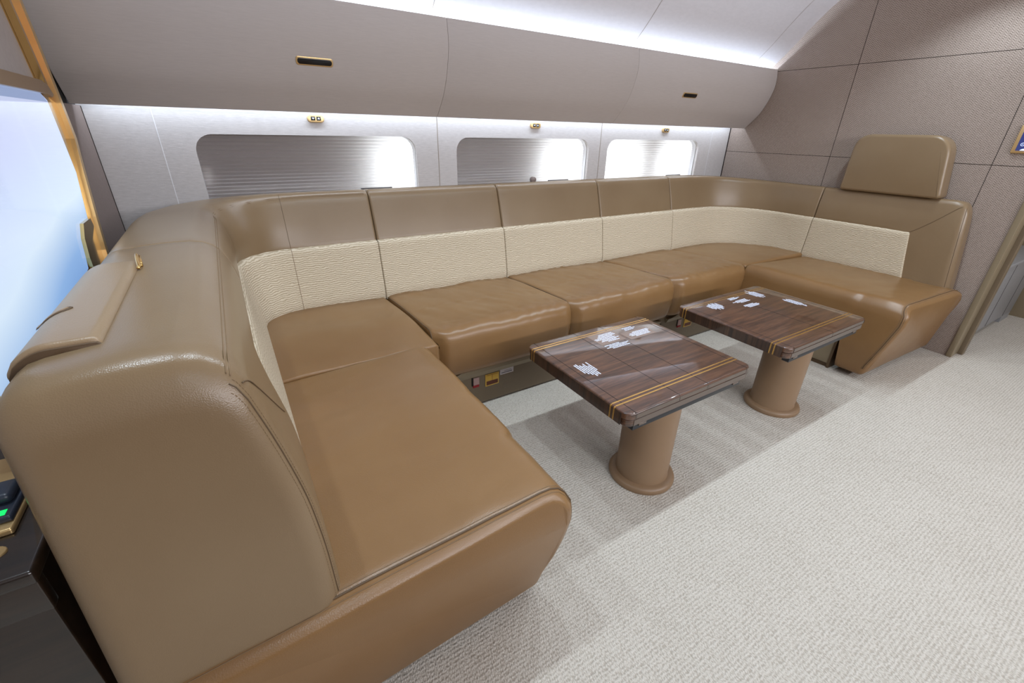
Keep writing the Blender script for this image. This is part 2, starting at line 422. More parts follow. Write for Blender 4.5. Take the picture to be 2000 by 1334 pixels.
switch(.513, 1.487, 'gold shade switch with up and down arrows above the leftmost window')
switch(2.0, 1.486, 'gold shade switch with up and down arrows above the middle window')
switch(3.385, 1.481, 'gold shade switch with up and down arrows above the window nearest the bulkhead')

# ------------------------------------------------------------------ left partition, television and gold frame
S_EDGE = [(2.234, 1.53), (2.285, 1.51), (2.294, 1.384), (2.30, 1.278), (2.208, 1.122), (2.092, 1.115), (2.03, 1.09), (2.002, 1.037), (1.98, 1.0), (1.975, .86)]
L_EDGE = [(2.30, 1.84), (2.296, 1.789), (2.33, 1.663), (2.351, 1.569), (2.345, 1.53)]
R_EDGE = [(2.425, 1.86), (2.427, 1.811), (2.448, 1.684), (2.466, 1.507), (2.473, 1.388), (2.424, 1.289), (2.346, 1.119), (2.302, .999), (2.27, .86)]
part = structure(empty('wall_left', (-.5, 2.5, 0)))
plate('partition_skin', [(R_EDGE[3][0] - .03, 1.512), (2.9, 1.512), (2.9, 0), (2.2, 0), (2.2, .9)] + [(y - .03, z) for y, z in reversed(R_EDGE[4:])], [], 'x', -.51, -.468, 'partition_skin', part)
plate('upper_panel', [(1.5, 1.55), (2.37, 1.55), (2.33, 1.9), (2.30, 2.3), (1.5, 2.5)], [], 'x', -.52, -.475, 'grey_skin', part)
plate('shadow_gap', [(2.40, 1.513), (2.89, 1.513), (2.89, 1.75), (2.60, 1.97), (2.40, 1.97)], [], 'x', -.512, -.482, 'blackgap', part)
box('wall_joint', -.47, -.466, 2.893, 2.9, .9, 1.51, 'gap', part)
tv = thing(empty('wall_television', (-.46, 1.7, .9)), 'large glossy television with a painted pale blue screen reflection and gold frame behind the sofa arm', 'television')
plate('bezel_back', [(1.1, .87), (1.97, .87)] + list(reversed([(y + .012, z) for y, z in S_EDGE[:-1]])) + [(1.1, 1.55)], [], 'x', -.470, -.452, 'gold', tv)
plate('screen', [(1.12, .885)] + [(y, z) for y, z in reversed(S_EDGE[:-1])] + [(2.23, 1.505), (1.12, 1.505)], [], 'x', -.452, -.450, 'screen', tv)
plate('reflection_top_band', [(1.12, 1.505), (2.282, 1.505), (2.234, 1.53), (1.12, 1.535)], [], 'x', -.452, -.4497, 'reflection_band', tv)
plate('top_bar', [(1.1, 1.535), (2.25, 1.53), (2.30, 1.52), (2.33, 1.53), (2.30, 1.555), (2.24, 1.568), (1.1, 1.572)], [], 'x', -.452, -.436, 'bronze', tv)
post = thing(empty('gold_frame_post', (-.46, 2.4, .86)), 'polished gold curved frame post between the television and the leftmost bin', 'frame')
def strip(name, A, B, x0, x1, mt):
    return plate(name, A + list(reversed(B)), [], 'x', x0, x1, mt, post)
mid = lambda A, B, t: [(lerp(a[0], b_[0], t), lerp(a[1], b_[1], t)) for a, b_ in zip(A, B)]
# lower run : from the screen edge to the right edge
strip('face_strip', [(y - .034, z) for y, z in R_EDGE], R_EDGE, -.475, -.444, 'gold_satin')
LOWL = [(2.30, 1.53), (2.31, 1.384), (2.315, 1.278), (2.225, 1.122), (2.11, 1.10), (2.03, 1.05), (1.985, .86)]
plate('inner_strip', LOWL + [(y - .030, z) for y, z in reversed(R_EDGE[3:])], [], 'x', -.474, -.458, 'gold', post)
plate('channel', L_EDGE + [(y - .030, z) for y, z in reversed(R_EDGE[:4])], [], 'x', -.480, -.470, 'gold', post)
strip('channel_edge', L_EDGE, [(y + .022, z) for y, z in L_EDGE], -.472, -.450, 'gold')
plate('tip', [(2.085, 1.13), (2.20, 1.13), (2.21, 1.10), (2.10, 1.06), (2.07, 1.0), (2.05, .86), (1.985, .86), (2.0, 1.03), (2.03, 1.09)], [], 'x', -.459, -.440, 'gold', post)

# credenza with phone
cr = thing(empty('credenza', (-.8, 1.2, 0)), 'dark glossy wood credenza in the bottom left corner behind the sofa', 'cabinet')
box('top', -1.3, -.392, .795, 1.8, .772, .80, 'walnut_dark', cr, .006)
box('drawer_front', -1.3, -.402, .815, .84, .69, .765, 'walnut_dark', cr, .004)
box('body', -1.3, -.41, .83, 1.8, .02, .775, 'walnut_dark', cr, .004)
tray = thing(box('phone_tray', -.66, -.438, .908, 1.16, .80, .813, 'gold_satin', None, .004), 'gold tray on the credenza under the dark handset', 'tray')
ph = thing(empty('handset', (-.53, .98, .813)), 'dark handset with green lit digits on the gold tray', 'phone')
box('body', -.62, -.440, .928, 1.05, .813, .826, 'slate', ph, .004)
box('grip', -.60, -.444, .965, 1.02, .826, .846, 'slate', ph, .009)
for k in range(2): box('green_digit', -.470 + .012 * k, -.461 + .012 * k, .935, .950, .826, .8268, 'green', ph)
cs = [Vector((math.cos(a) * .05, math.sin(a) * .022)) for a in [2 * PI * i / 32 for i in range(32)]]
co = loft('gold_coaster', [[V(-.487 + p.x, .868 + p.y, .80 + t) for p in inset(cs, i)] for t, i in ((0, 0), (.003, 0), (.004, .001))], 'gold_satin')
thing(co, 'small oval gold plate lying on the dark credenza top', 'plate'); flatten(co, 40)

# ------------------------------------------------------------------ SOFA
sofa = thing(empty('sectional_sofa', (2.0, 2.2, 0)), 'long U-shaped tan and taupe leather sofa with cream fabric back panels under the windows', 'sofa')
X0, X1, YB = .03, 4.13, 2.56
R1, R2 = .20, .40
YS, YE = .70, .853
segs = [('l', V(X0, YS, 0), V(0, 1, 0), YB - R1 - YS), ('a', V(X0 + R1, YB - R1, 0), R1, PI), ('l', V(X0 + R1, YB, 0), V(1, 0, 0), X1 - R2 - X0 - R1), ('a', V(X1 - R2, YB - R2, 0), R2, PI / 2), ('l', V(X1, YB - R2, 0), V(0, -1, 0), YB - R2 - YE)]
LEN = [segs[0][3], R1 * PI / 2, segs[2][3], R2 * PI / 2, segs[4][3]]
ACC = [0]
for q in LEN: ACC.append(ACC[-1] + q)
STOT = ACC[-1]
def path(s):
    i = 0
    while i < 4 and s > ACC[i + 1]: i += 1
    u = s - ACC[i]; g = segs[i]
    if g[0] == 'l':
        d_ = g[2]; return g[1] + d_ * u, V(-d_.y, d_.x, 0)
    a = g[3] - u / g[2]; nn = V(math.cos(a), math.sin(a), 0); return g[1] + nn * g[2], nn
def s_left(y): return y - YS
def s_main(x): return ACC[2] + (x - X0 - R1)
def s_right(y): return ACC[4] + (YB - R2 - y)
def blend(s, kl, km, kr):   # left / main / right parameter
    a = sst(ACC[1] - .1, ACC[2] + .15, s); b_ = sst(ACC[3] - .25, ACC[4] + .05, s)
    return lerp(lerp(kl, km, a), kr, b_)
def capw(s, y_cap=.27):
    return max(1 - sst(.37, .45, s), sst(STOT - .45, STOT - .37, s))
def place(s, d_, z):
    e = min(s, STOT - s); w = 1 - sst(0, .35, e)
    s2 = s + (1 if s < STOT / 2 else -1) * .14 * (z - .52) * w
    if e < .08:
        drop = .08 - math.sqrt(max(0, .08 ** 2 - (.08 - e) ** 2)); z = z - drop * max(0, (z - .52) / .58) ** 3
    p, nn = path(s2); return V(p.x + nn.x * d_, p.y + nn.y * d_, z)
def leather_sec(s):
    c = capw(s); ft = blend(s, .060, .055, .02)
    low = blend(s, .10, .13, .075)
    m1 = blend(s, .044, .10, .035); t1 = blend(s, .088, .155, .06); bk = blend(s, .385, .335, .185)
    zt = blend(s, 1.11, 1.118, 1.085)
    c0, c1, c2 = blend(s, -.004, 0, .010), blend(s, .0, 0, .018), blend(s, .012, 0, .026)
    return [(lerp(low, c0, c), lerp(.498, .462, c), lerp(.01, .04, c)), (lerp(low, c1, c), lerp(.835, .66, c), lerp(.01, .05, c)),
            (lerp(ft + .012, c2, c), lerp(.838, .79, c), lerp(.014, .05, c)), (lerp(m1, min(m1, ft + .03), c), .95, .08), (t1, zt, blend(s, .085, .05, .05)),
            ((t1 + bk) / 2, zt + blend(s, .006, 0, 0), .1), (bk, zt - blend(s, .012, .02, .01), .05), (bk + .0, .8, .05), (bk, lerp(.498, .462, c), .02)]
def fabric_sec(s):
    ft = blend(s, .052, .05, .022); low = blend(s, .105, .135, .08)
    return [(0.004, .49, .01), (-.004, .54, .04), (ft * .45, .70, .1), (ft - .004, .842, .022), (ft + .04, .853, .012), (low, .845, .01), (low, .49, .01)]
def place_f(s, d_, z):
    e = min(s, STOT - s); w = 1 - sst(.25, .40, e)
    return place(s + (1 if s < STOT / 2 else -1) * .2 * (z - .5) * w, d_, z)
def shrink(q, i):
    x0_, x1_ = min(p.x for p in q), max(p.x for p in q); y0_, y1_ = min(p.y for p in q), max(p.y for p in q)
    cx, cy = (x0_ + x1_) / 2, (y0_ + y1_) / 2; fx, fy = 1 - 2 * i / (x1_ - x0_), 1 - 2 * i / (y1_ - y0_)
    return [Vector((cx + (p.x - cx) * fx, cy + (p.y - cy) * fy)) for p in q]
def module(name, s0, s1, sec, mt, r0=.014, r1=.014, parent=sofa, step=.06, place=place):
    st = stations(s0, s1, r0, r1, step)
    rings = []
    for s, i in st:
        q = fillet(sec(s), 5, 3); q = shrink(q, i) if max(r0, r1) > .03 and (s - s0 < r0 * 1.01 if r0 > .03 else s1 - s < r1 * 1.01) else inset(q, i)
        rings.append([place(s, p.x, p.y) for p in q])
    full = list(rings)
    for k, r in ((0, r0), (-1, r1)):
        if r > .03:
            s, i = st[k]; base_ = shrink(fillet(sec(s), 5, 3), i); cen = sum(base_, Vector((0, 0))) / len(base_)
            ex = [[place(s, *(p.lerp(cen, f))) for p in base_] for f in (.04, .5, .9)]
            full = (list(reversed(ex)) + full) if k == 0 else (full + ex)
    return loft(name, full, mt, parent), rings, st
SB = [0, s_left(1.72), s_main(.705), s_main(1.575), s_main(2.48), s_main(3.31), s_right(1.85), STOT]
info = []
for i in range(7):
    r0 = .045 if i == 0 else .014; r1 = .045 if i == 6 else .014
    if i in (0, 1): pass
    info.append(module('back_cushion', SB[i] + (0 if i == 0 else .001), SB[i + 1] - (0 if i == 6 else .001), leather_sec, 'taupe_leather', .05 if i == 0 else (.008 if i == 1 else .014), .05 if i == 6 else (.008 if i == 0 else .014)))
FB = [.30, SB[1] + .35, SB[2], SB[3], SB[4], SB[5], SB[6], STOT - .27]
for i in range(7):
    if i == 1: continue
fb = [.295, SB[2], SB[3], SB[4], SB[5], SB[6], STOT - .262]
for i in range(6):
    back = info[[0, 2, 3, 4, 5, 6][i]][0]
    module('fabric_panel', fb[i] + .0015, fb[i + 1] - .0015, fabric_sec, 'cream', .008, .008, back, .06, place_f)
def surf_line(sec, s_list, idx, off=.0015):
    """polyline riding on the swept surface at fillet index idx"""
    out = []
    for s in s_list:
        q = fillet(sec(s), 5, 3); a = q[idx - 1]; b_ = q[(idx + 1) % len(q)]; t = (b_ - a).normalized()
        nn = Vector((-t.y, t.x)); cen = sum(q, Vector((0, 0))) / len(q)
        if (q[idx] - cen).dot(nn) < 0: nn = -nn
        p = q[idx] + nn * off; out.append(place(s, p.x, p.y))
    return out
K = 7   # points per control corner (5 fillet + 2 subdivisions)
def seam_pair(s_list, u, gap, r, parent, nm='piping'):
    for g in ((-gap / 2, gap / 2) if gap else (0,)):
        pts = []
        for s in s_list:
            q = shrink(fillet(leather_sec(s), 5, 3), max(0, .05 - math.sqrt(max(0, .05 ** 2 - (.05 - min(s, .05)) ** 2)))); a = int(u); p = q[a].lerp(q[a + 1], u - a); t = (q[a + 2] - q[a - 1]).normalized(); nn = Vector((-t.y, t.x))
            if nn.y < 0: nn = -nn
            p = p + t * g + nn * .0004; pts.append(place(s, p.x, p.y))
        tube(nm, pts, r, 'stitch', parent)
sl = [.030 + .010 * i / 6 for i in range(6)] + [.04 + (SB[2] - .065) * i / 100 for i in range(101)]
seam_pair(sl, 4 * K + 1.5, .0075, .0011, info[0][0])
for i in range(2, 6):
    sl = [SB[i] + .016 + (SB[i + 1] - SB[i] - .032) * k / 40 for k in range(41)]
    tube('piping', surf_line(leather_sec, sl, 4 * K + 4, .0002), .0015, 'seam', info[i][0])
# end seams (free ends): ride on the rounded edge of the end face
for which in (0, 1):
    ob, rings, st = info[0] if which == 0 else info[6]
    R_ = rings[3] if which == 0 else rings[-4]
    R2_ = rings[0] if which == 0 else rings[-1]
    ids = list(range(1, 4 * K + 2))
    n0 = 3 if which == 0 else -4
    cen = sum(R2_, V(0, 0, 0)) / len(R2_)
    out = lambda RR: [RR[k] + (RR[k] - cen).normalized() * .0004 for k in ids] + [RR[4 * K + 1].lerp(RR[4 * K + 2], .45)]
    A, B_, D_ = rings[2 if which == 0 else -3], rings[n0], rings[4 if which == 0 else -5]
    tube('edge_seam', out(B_), .0013, 'seam', ob)
    if which == 0:
        # dashed saddle stitches on both sides of the seam
        for RR in ([b_.lerp(a, .55) for a, b_ in zip(A, B_)], [b_.lerp(a, .5) for a, b_ in zip(D_, B_)]):
            bm = bmesh.new(); P = out(RR)
            L = [0]
            for a, b_ in zip(P, P[1:]): L.append(L[-1] + (b_ - a).length)
            t = 0
            def at(u):
                for k in range(len(L) - 1):
                    if L[k + 1] >= u: return P[k].lerp(P[k + 1], (u - L[k]) / max(1e-9, L[k + 1] - L[k]))
                return P[-1]
            while t < L[-1] - .006:
                a = at(t); b_ = at(t + .0045); d_ = (b_ - a)
                if d_.length > 1e-5:
                    mtx = d_.to_track_quat('X', 'Z').to_matrix().to_4x4(); mtx.translation = (a + b_) / 2
                    bmesh.ops.create_cube(bm, size=1, matrix=mtx @ Matrix.Diagonal((d_.length, .0012, .0012, 1)))
                t += .0072
            from_bm('stitching', bm, 'stitch', ob)
# mitre seam on both end caps (top corner to the fabric corner)
for s_out, s_in, pr in ((.028, .295, info[0][0]), (STOT - .045, STOT - .335, info[6][0])):
    pts = []
    for k in range(25):
        t = k / 24; s = lerp(s_out, s_in, t); q = fillet(leather_sec(s), 5, 3)
        z_ = lerp(q[4 * K + 1].y - .012, .845, t); fr = q[1:4 * K + 3]
        for a, b_ in zip(fr, fr[1:]):
            if a.y <= z_ <= b_.y: p = a.lerp(b_, (z_ - a.y) / max(1e-9, b_.y - a.y)); break
        pts.append(place(s, p.x - .0006, p.y))
    tube('mitre_seam', pts, .0012, 'seam', pr)
# vertical soft seams in the corner pieces
for s, pr in ((s_main(.235), info[1][0]),):
    q0 = fillet(leather_sec(s), 5, 3); q1 = fillet(fabric_sec(s), 5, 3)
    tube('panel_seam', [place(s, q0[k].x - .0006, q0[k].y) for k in range(2 * K + 2, 4 * K + 4)], .0012, 'seam', pr)
    tube('fabric_seam', [place(s, q1[k].x - .0006, q1[k].y) for k in range(K, 3 * K + 4)], .0012, 'stitch', pr)

# armrest lid on the left arm
lid = thing
Z = 1.113
def lidpoly(ins=0, dz=0):
    return None
lx0, lx1, ly0, ly1 = -.352, -.232, .93, 1.475
def lid_z(x):
    e = max(0, min(1, (-.300 - x) / .055)); return 1.1115 - .03 * e * e + .004 * sst(-.30, -.25, x) * 0
def lid_loft(name, x0, x1, y0, y1, zb, zt_, r, mt, parent):
    rings = []
    for y, i in stations(y0, y1, r, r, .06, 5):
        xs = [lerp(x0, x1, k / 14) for k in range(15)]
        topr = []
        for k, x in enumerate(xs):
            ed = min(1, min((x - x0), (x1 - x)) / .012); rr = (1 - math.sqrt(max(0, 1 - (1 - ed) ** 2))) * .009
            topr.append(V(x, y, lid_z(x) + zt_ - rr - i * .8))
        rings.append([V(x, y, lid_z(x) + zb) for x in reversed(xs)] + topr)
    return loft(name, rings, mt, parent)
lid_loft('lid_recess', lx0 - .004, lx1 + .0035, ly0 - .0045, ly1 + .0045, -.02, .0045, .001, 'seam', sofa)
lid_o = lid_loft('armrest_lid', lx0 - .006, lx1, ly0, ly1, -.006, .0125, .010, 'lid_leather', sofa)
# finger notch
for nm, hw, x1_, dz, mt in (('finger_notch', .014, -.298, .0128, 'seam'), ('pull_tab', .0095, -.304, .0140, 'lid_leather')):
    rings = []
    for k in range(13):
        x = lerp(-.357, x1_, k / 12); w_ = hw * (1 if k < 9 else math.sqrt(max(.02, 1 - ((k - 8) / 4) ** 2)))
        rings.append([V(x, 1.115 - w_, lid_z(x) + dz), V(x, 1.115 + w_, lid_z(x) + dz), V(x, 1.115 + w_ * .8, lid_z(x) + dz + .0012), V(x, 1.115 - w_ * .8, lid_z(x) + dz + .0012)])
    loft(nm, rings, mt, lid_o)
tube('latch_hook', [V(-.228, 1.405, Z + .004), V(-.226, 1.41, Z + .008), V(-.229, 1.432, Z + .014), V(-.232, 1.458, Z + .020), V(-.233, 1.475, Z + .024), V(-.230, 1.480, Z + .018), V(-.228, 1.462, Z + .010), V(-.226, 1.44, Z + .002)], .0042, 'gold', sofa, 10)

# headrest
hp = [Vector(p) for p in fillet([(1.735, 1.083, .03), (1.725, 1.482, .11), (1.165, 1.482, .12), (1.10, 1.083, .03)], 10, 4)]
st = stations(0, .135, .02, .012, .04, 6)
hr = loft('headrest', [[V(4.155 + t - .02 * (p.y - 1.08) * 0, p.x, p.y) for p in inset(hp, i)] for t, i in st], 'taupe_leather', sofa)
tube('headrest_post', [V(4.24, 1.2, 1.05), V(4.24, 1.2, 1.10)], .01, 'gold_satin', sofa, 12)
tube('headrest_post', [V(4.24, 1.6, 1.05), V(4.24, 1.6, 1.10)], .01, 'gold_satin', sofa, 12)

# seats -----------------------------------------------------------
def fold(p, amp, seed):
    q = p * 1.0 + V(seed * 3.1, 0, 0)
    a = noise.noise(V(q.x * 5, q.y * 5, q.z * 5)); b_ = 1 - abs(noise.noise(V(q.x * 13 + 5, q.y * 13, q.z * 7))) * 2
    c_ = noise.noise(V(q.x * 24 + q.y * 9, q.y * 6, q.z * 6 + seed))
    return amp * (a + .40 * b_ + .42 * c_)
def seat_loft(name, sec, t0, t1, r0, r1, mapf, seed, amp=.004, step=.035, mt='tan_leather'):
    st = stations(t0, t1, r0, r1, step); rings = []
    for t, i in st:
        u = (t - t0) / (t1 - t0); cr_ = .007 * math.sin(PI * max(0, min(1, u))) ** .5
        q = inset(fillet(sec(t), 6, 5), i); rr = []
        for p in q:
            w = mapf(t, p.x, p.y); edge = min(1, min(t - t0, t1 - t) / .06)
            if p.y > .45: w.z += cr_ * min(1, (p.y - .45) / .06)
            dd = fold(w, amp, seed) * max(.15, edge)
            w.z += dd * sst(.40, .50, p.y)
            if amp > .01: w.y += dd * .6 * (1 - sst(.45, .53, p.y)) * sst(.28, .34, p.y)
            rr.append(w)
        rings.append(rr)
    return loft(name, rings, mt, sofa), rings
# bench cushions: section in (y, z), extruded along x
def bench_sec(t):
    return [(2.66, .30, .02), (2.66, .50, .02), (2.35, .53, .15), (2.05, .545, .1), (1.81, .555, .13), (1.80, .40, .08), (1.83, .275, .045), (1.95, .262, .02), (2.3, .28, .1)]
mp_b = lambda t, a, z: V(t, a + (.0), z)
BX = [(.712, 1.575), (1.578, 2.478), (2.482, 3.30)]
bench = []
for i, (a, b_) in enumerate(BX):
    def mp(t, y, z, a=a, b_=b_):
        # rounded plan corners at the front left of each cushion and a slight belly
        u = (t - a) / (b_ - a); f_ = max(0, min(1, (2.0 - y) / .2))
        return V(t, y - .012 * math.sin(PI * u) * f_ + (.05 * (1 - sst(0, .09, t - a)) ** 2 + .02 * (1 - sst(0, .07, b_ - t)) ** 2) * f_, z)
    o, rg = seat_loft('seat_cushion', bench_sec, a, b_, .016, .016, mp, i + 1, .0100, .014)
    bench.append(o)
    R_ = rg[2]; n_ = len(R_)
    tube('seat_seam', [R_[k] for k in range(8, n_ - 22)], .0022, 'seam', o)
# corner cushions
def corner_sec_l(t): return [(1.735, .30, .02), (1.734, .536, .012), (2.1, .548, .1), (2.66, .50, .02), (2.66, .30, .02)]
seat_loft('seat_cushion', corner_sec_l, -.05, .706, .02, .03, lambda t, a, z: V(t, a, z), 7, .006)
def corner_sec_r(t): return [(1.835, .30, .02), (1.835, .545, .022), (2.1, .54, .1), (2.66, .50, .02), (2.66, .30, .02)]
seat_loft('seat_cushion', corner_sec_r, 3.304, 4.2, .016, .02, lambda t, a, z: V(t, a, z), 8, .004)
# arm seats
def eprof(z):
    P = [(0, .09), (.12, .063), (.25, .02), (.34, -.005), (.43, -.028), (.49, -.03), (.53, -.008), (.6, .0)]
    for (z0, e0), (z1, e1) in zip(P, P[1:]):
        if z0 <= z <= z1: return lerp(e0, e1, (z - z0) / (z1 - z0))
    return 0
def arm_sec(sgn):
    def f(t, lo):
        return [(0, 0, 0)]
    return f
def arm_seat(xf_top, xf, xb, y_end, y_back, skirt_y, seed):
    s = 1 if xb > xf else -1      # direction from the front edge to the back
    def sec(t):
        k = sst(skirt_y - .012, skirt_y + .012, t); lo = lerp(.035, .275, k)
        lean = lerp(.03, .0, k)
        return [(xb, .30 if k > .5 else .035, .02), (xb, .515, .16 if s > 0 else .02), (lerp(xb, xf, .45), .532, .2), (xf + s * .012, .556, .095), (xf - s * .002, lerp(.30, .40, k), .12), (xf + s * lean, lo, .04), (xf + s * .12, lo - .0 + .0, .02), (xf + s * .3, lo + .005, .05)]
    def mapf(t, x, z):
        w = 1 - sst(0, .25, t - y_end); e_ = eprof(z)
        if e_ > 0: e_ *= lerp(1, .5, max(0, min(1, (x - xf) / (xb - xf))))
        return V(x, t + e_ * w, z)
    o, rg = seat_loft('seat_cushion', sec, y_end, y_back, .03, .010, mapf, seed, .0060, .018)
    n_ = len(rg[0]); R_ = rg[4]
    ids = range(10 + 1, n_ - 30)
    cen = sum(rg[0], V(0, 0, 0)) / n_
    tube('end_seam', [R_[k] + (R_[k] - cen).normalized() * .0012 for k in ids], .0024, 'seam', o)
    for q in (3, 5):
        tube('stitch_line', [rg[q][k] + (rg[q][k] - cen).normalized() * .0006 for k in ids], .0009, 'stitch', o)
    return o
arm_seat(.60, .665, -.33, .70, 1.732, 1.0, 11)
arm_seat(3.29, 3.262, 4.275, .805, 1.828, 1.06, 12)

# base under the seats
bs = structure  # alias not used
base = box('base_panel', .50, 3.5, 1.905, 2.6, .012, .285, 'base', sofa, .003)
box('toe_gap', .5, 3.5, 1.925, 2.5, 0, .012, 'blackgap', sofa)
def lip(x0, x1):
    pts = [(x0 + .005, .2), (x1 - .005, .2)]
    top = []
    for k in range(21):
        t = k / 20; x = lerp(x1, x0, t); e = min(x - x0, x1 - x); top.append((x, .285 - .05 * (1 - sst(0, .28, e)) ** 1.6))
    o = plate('base_lip', pts + top, [], 'y', 1.876, 1.905, 'base_edge', sofa)
    for v_ in o.data.vertices:
        if v_.co.z < .22: v_.co.y += .02
    return o
for a, b_ in BX: lip(a + .06, b_ - .008)
for x in (1.555, 2.50): box('base_joint', x - .002, x + .002, 1.903, 1.906, .012, .2, 'gap', sofa)
box('arm_base', 3.315, 4.28, 1.10, 1.83, .03, .30, 'base_edge', sofa, .004)
box('arm_base_toe', 3.325, 4.28, 1.10, 1.83, 0, .03, 'seam', sofa)
box('arm_base_post', 3.31, 3.4, 1.085, 1.10, .0, .30, 'seam', sofa)
box('arm_base', -.30, .52, .9, 1.73, .0, .30, 'base_edge', sofa, .004)
# placards and life vest straps on the base
def plac(dx, full=True):
    y = 1.9045
    stp = box('vest_strap', .958 + dx, .995 + dx, y - .006, y, .142, .19, 'strap', base, .002)
    box('red_tab', .955 + dx, .993 + dx, y - .008, y, .128, .144, 'red', stp, .002)
    box('strap_slot', .948 + dx, .957 + dx, y - .001, y, .14, .195, 'blackgap', base)
    pl = box('gold_placard', 1.035 + dx, 1.125 + dx, y - .004, y, .112, .190, 'amber', base, .002)
    box('placard_window', 1.042 + dx, 1.118 + dx, y - .0045, y - .003, .119, .145, 'brownred', pl)
    box('placard_edge', 1.0415 + dx, 1.1185 + dx, y - .0043, y - .003, .182, .1845, 'brownred', pl)
    box('placard_edge', 1.079 + dx, 1.081 + dx, y - .0043, y - .003, .145, .182, 'brownred', pl)
    if full:
        lb = box('white_placard', 1.134 + dx, 1.226 + dx, y - .002, y, .161, .196, 'label', base, .001)
        bm = bmesh.new()
        for (z, a, b_, h_) in ((.183, 1.163, 1.205, .0035), (.1725, 1.143, 1.216, .0065)):
            x = a
            while x < b_:
                w = random.uniform(.003, .007); bmesh.ops.create_cube(bm, size=1, matrix=Matrix.Translation(V(x + w / 2 + dx, y - .0022, z)) @ Matrix.Diagonal((w, .0006, h_, 1))); x += w + .0016
        from_bm('lettering', bm, 'ink', lb)
    for grp in ([(.148, 1.165, 1.215), (.138, 1.155, 1.22), (.129, 1.158, 1.215), (.120, 1.155, 1.205)], [(.095, 1.16, 1.195), (.086, 1.152, 1.2), (.077, 1.157, 1.195), (.068, 1.162, 1.19)]):
        bm = bmesh.new()
        for z, a, b_ in grp:
            x = a
            while x < b_:
                w = random.uniform(.004, .011); bmesh.ops.create_cube(bm, size=1, matrix=Matrix.Translation(V(x + w / 2 + dx, y - .0004, z)) @ Matrix.Diagonal((w, .0006, .0028, 1))); x += w + .002
        from_bm('small_print', bm, 'greyprint', base)
plac(0); plac(1.735, False)

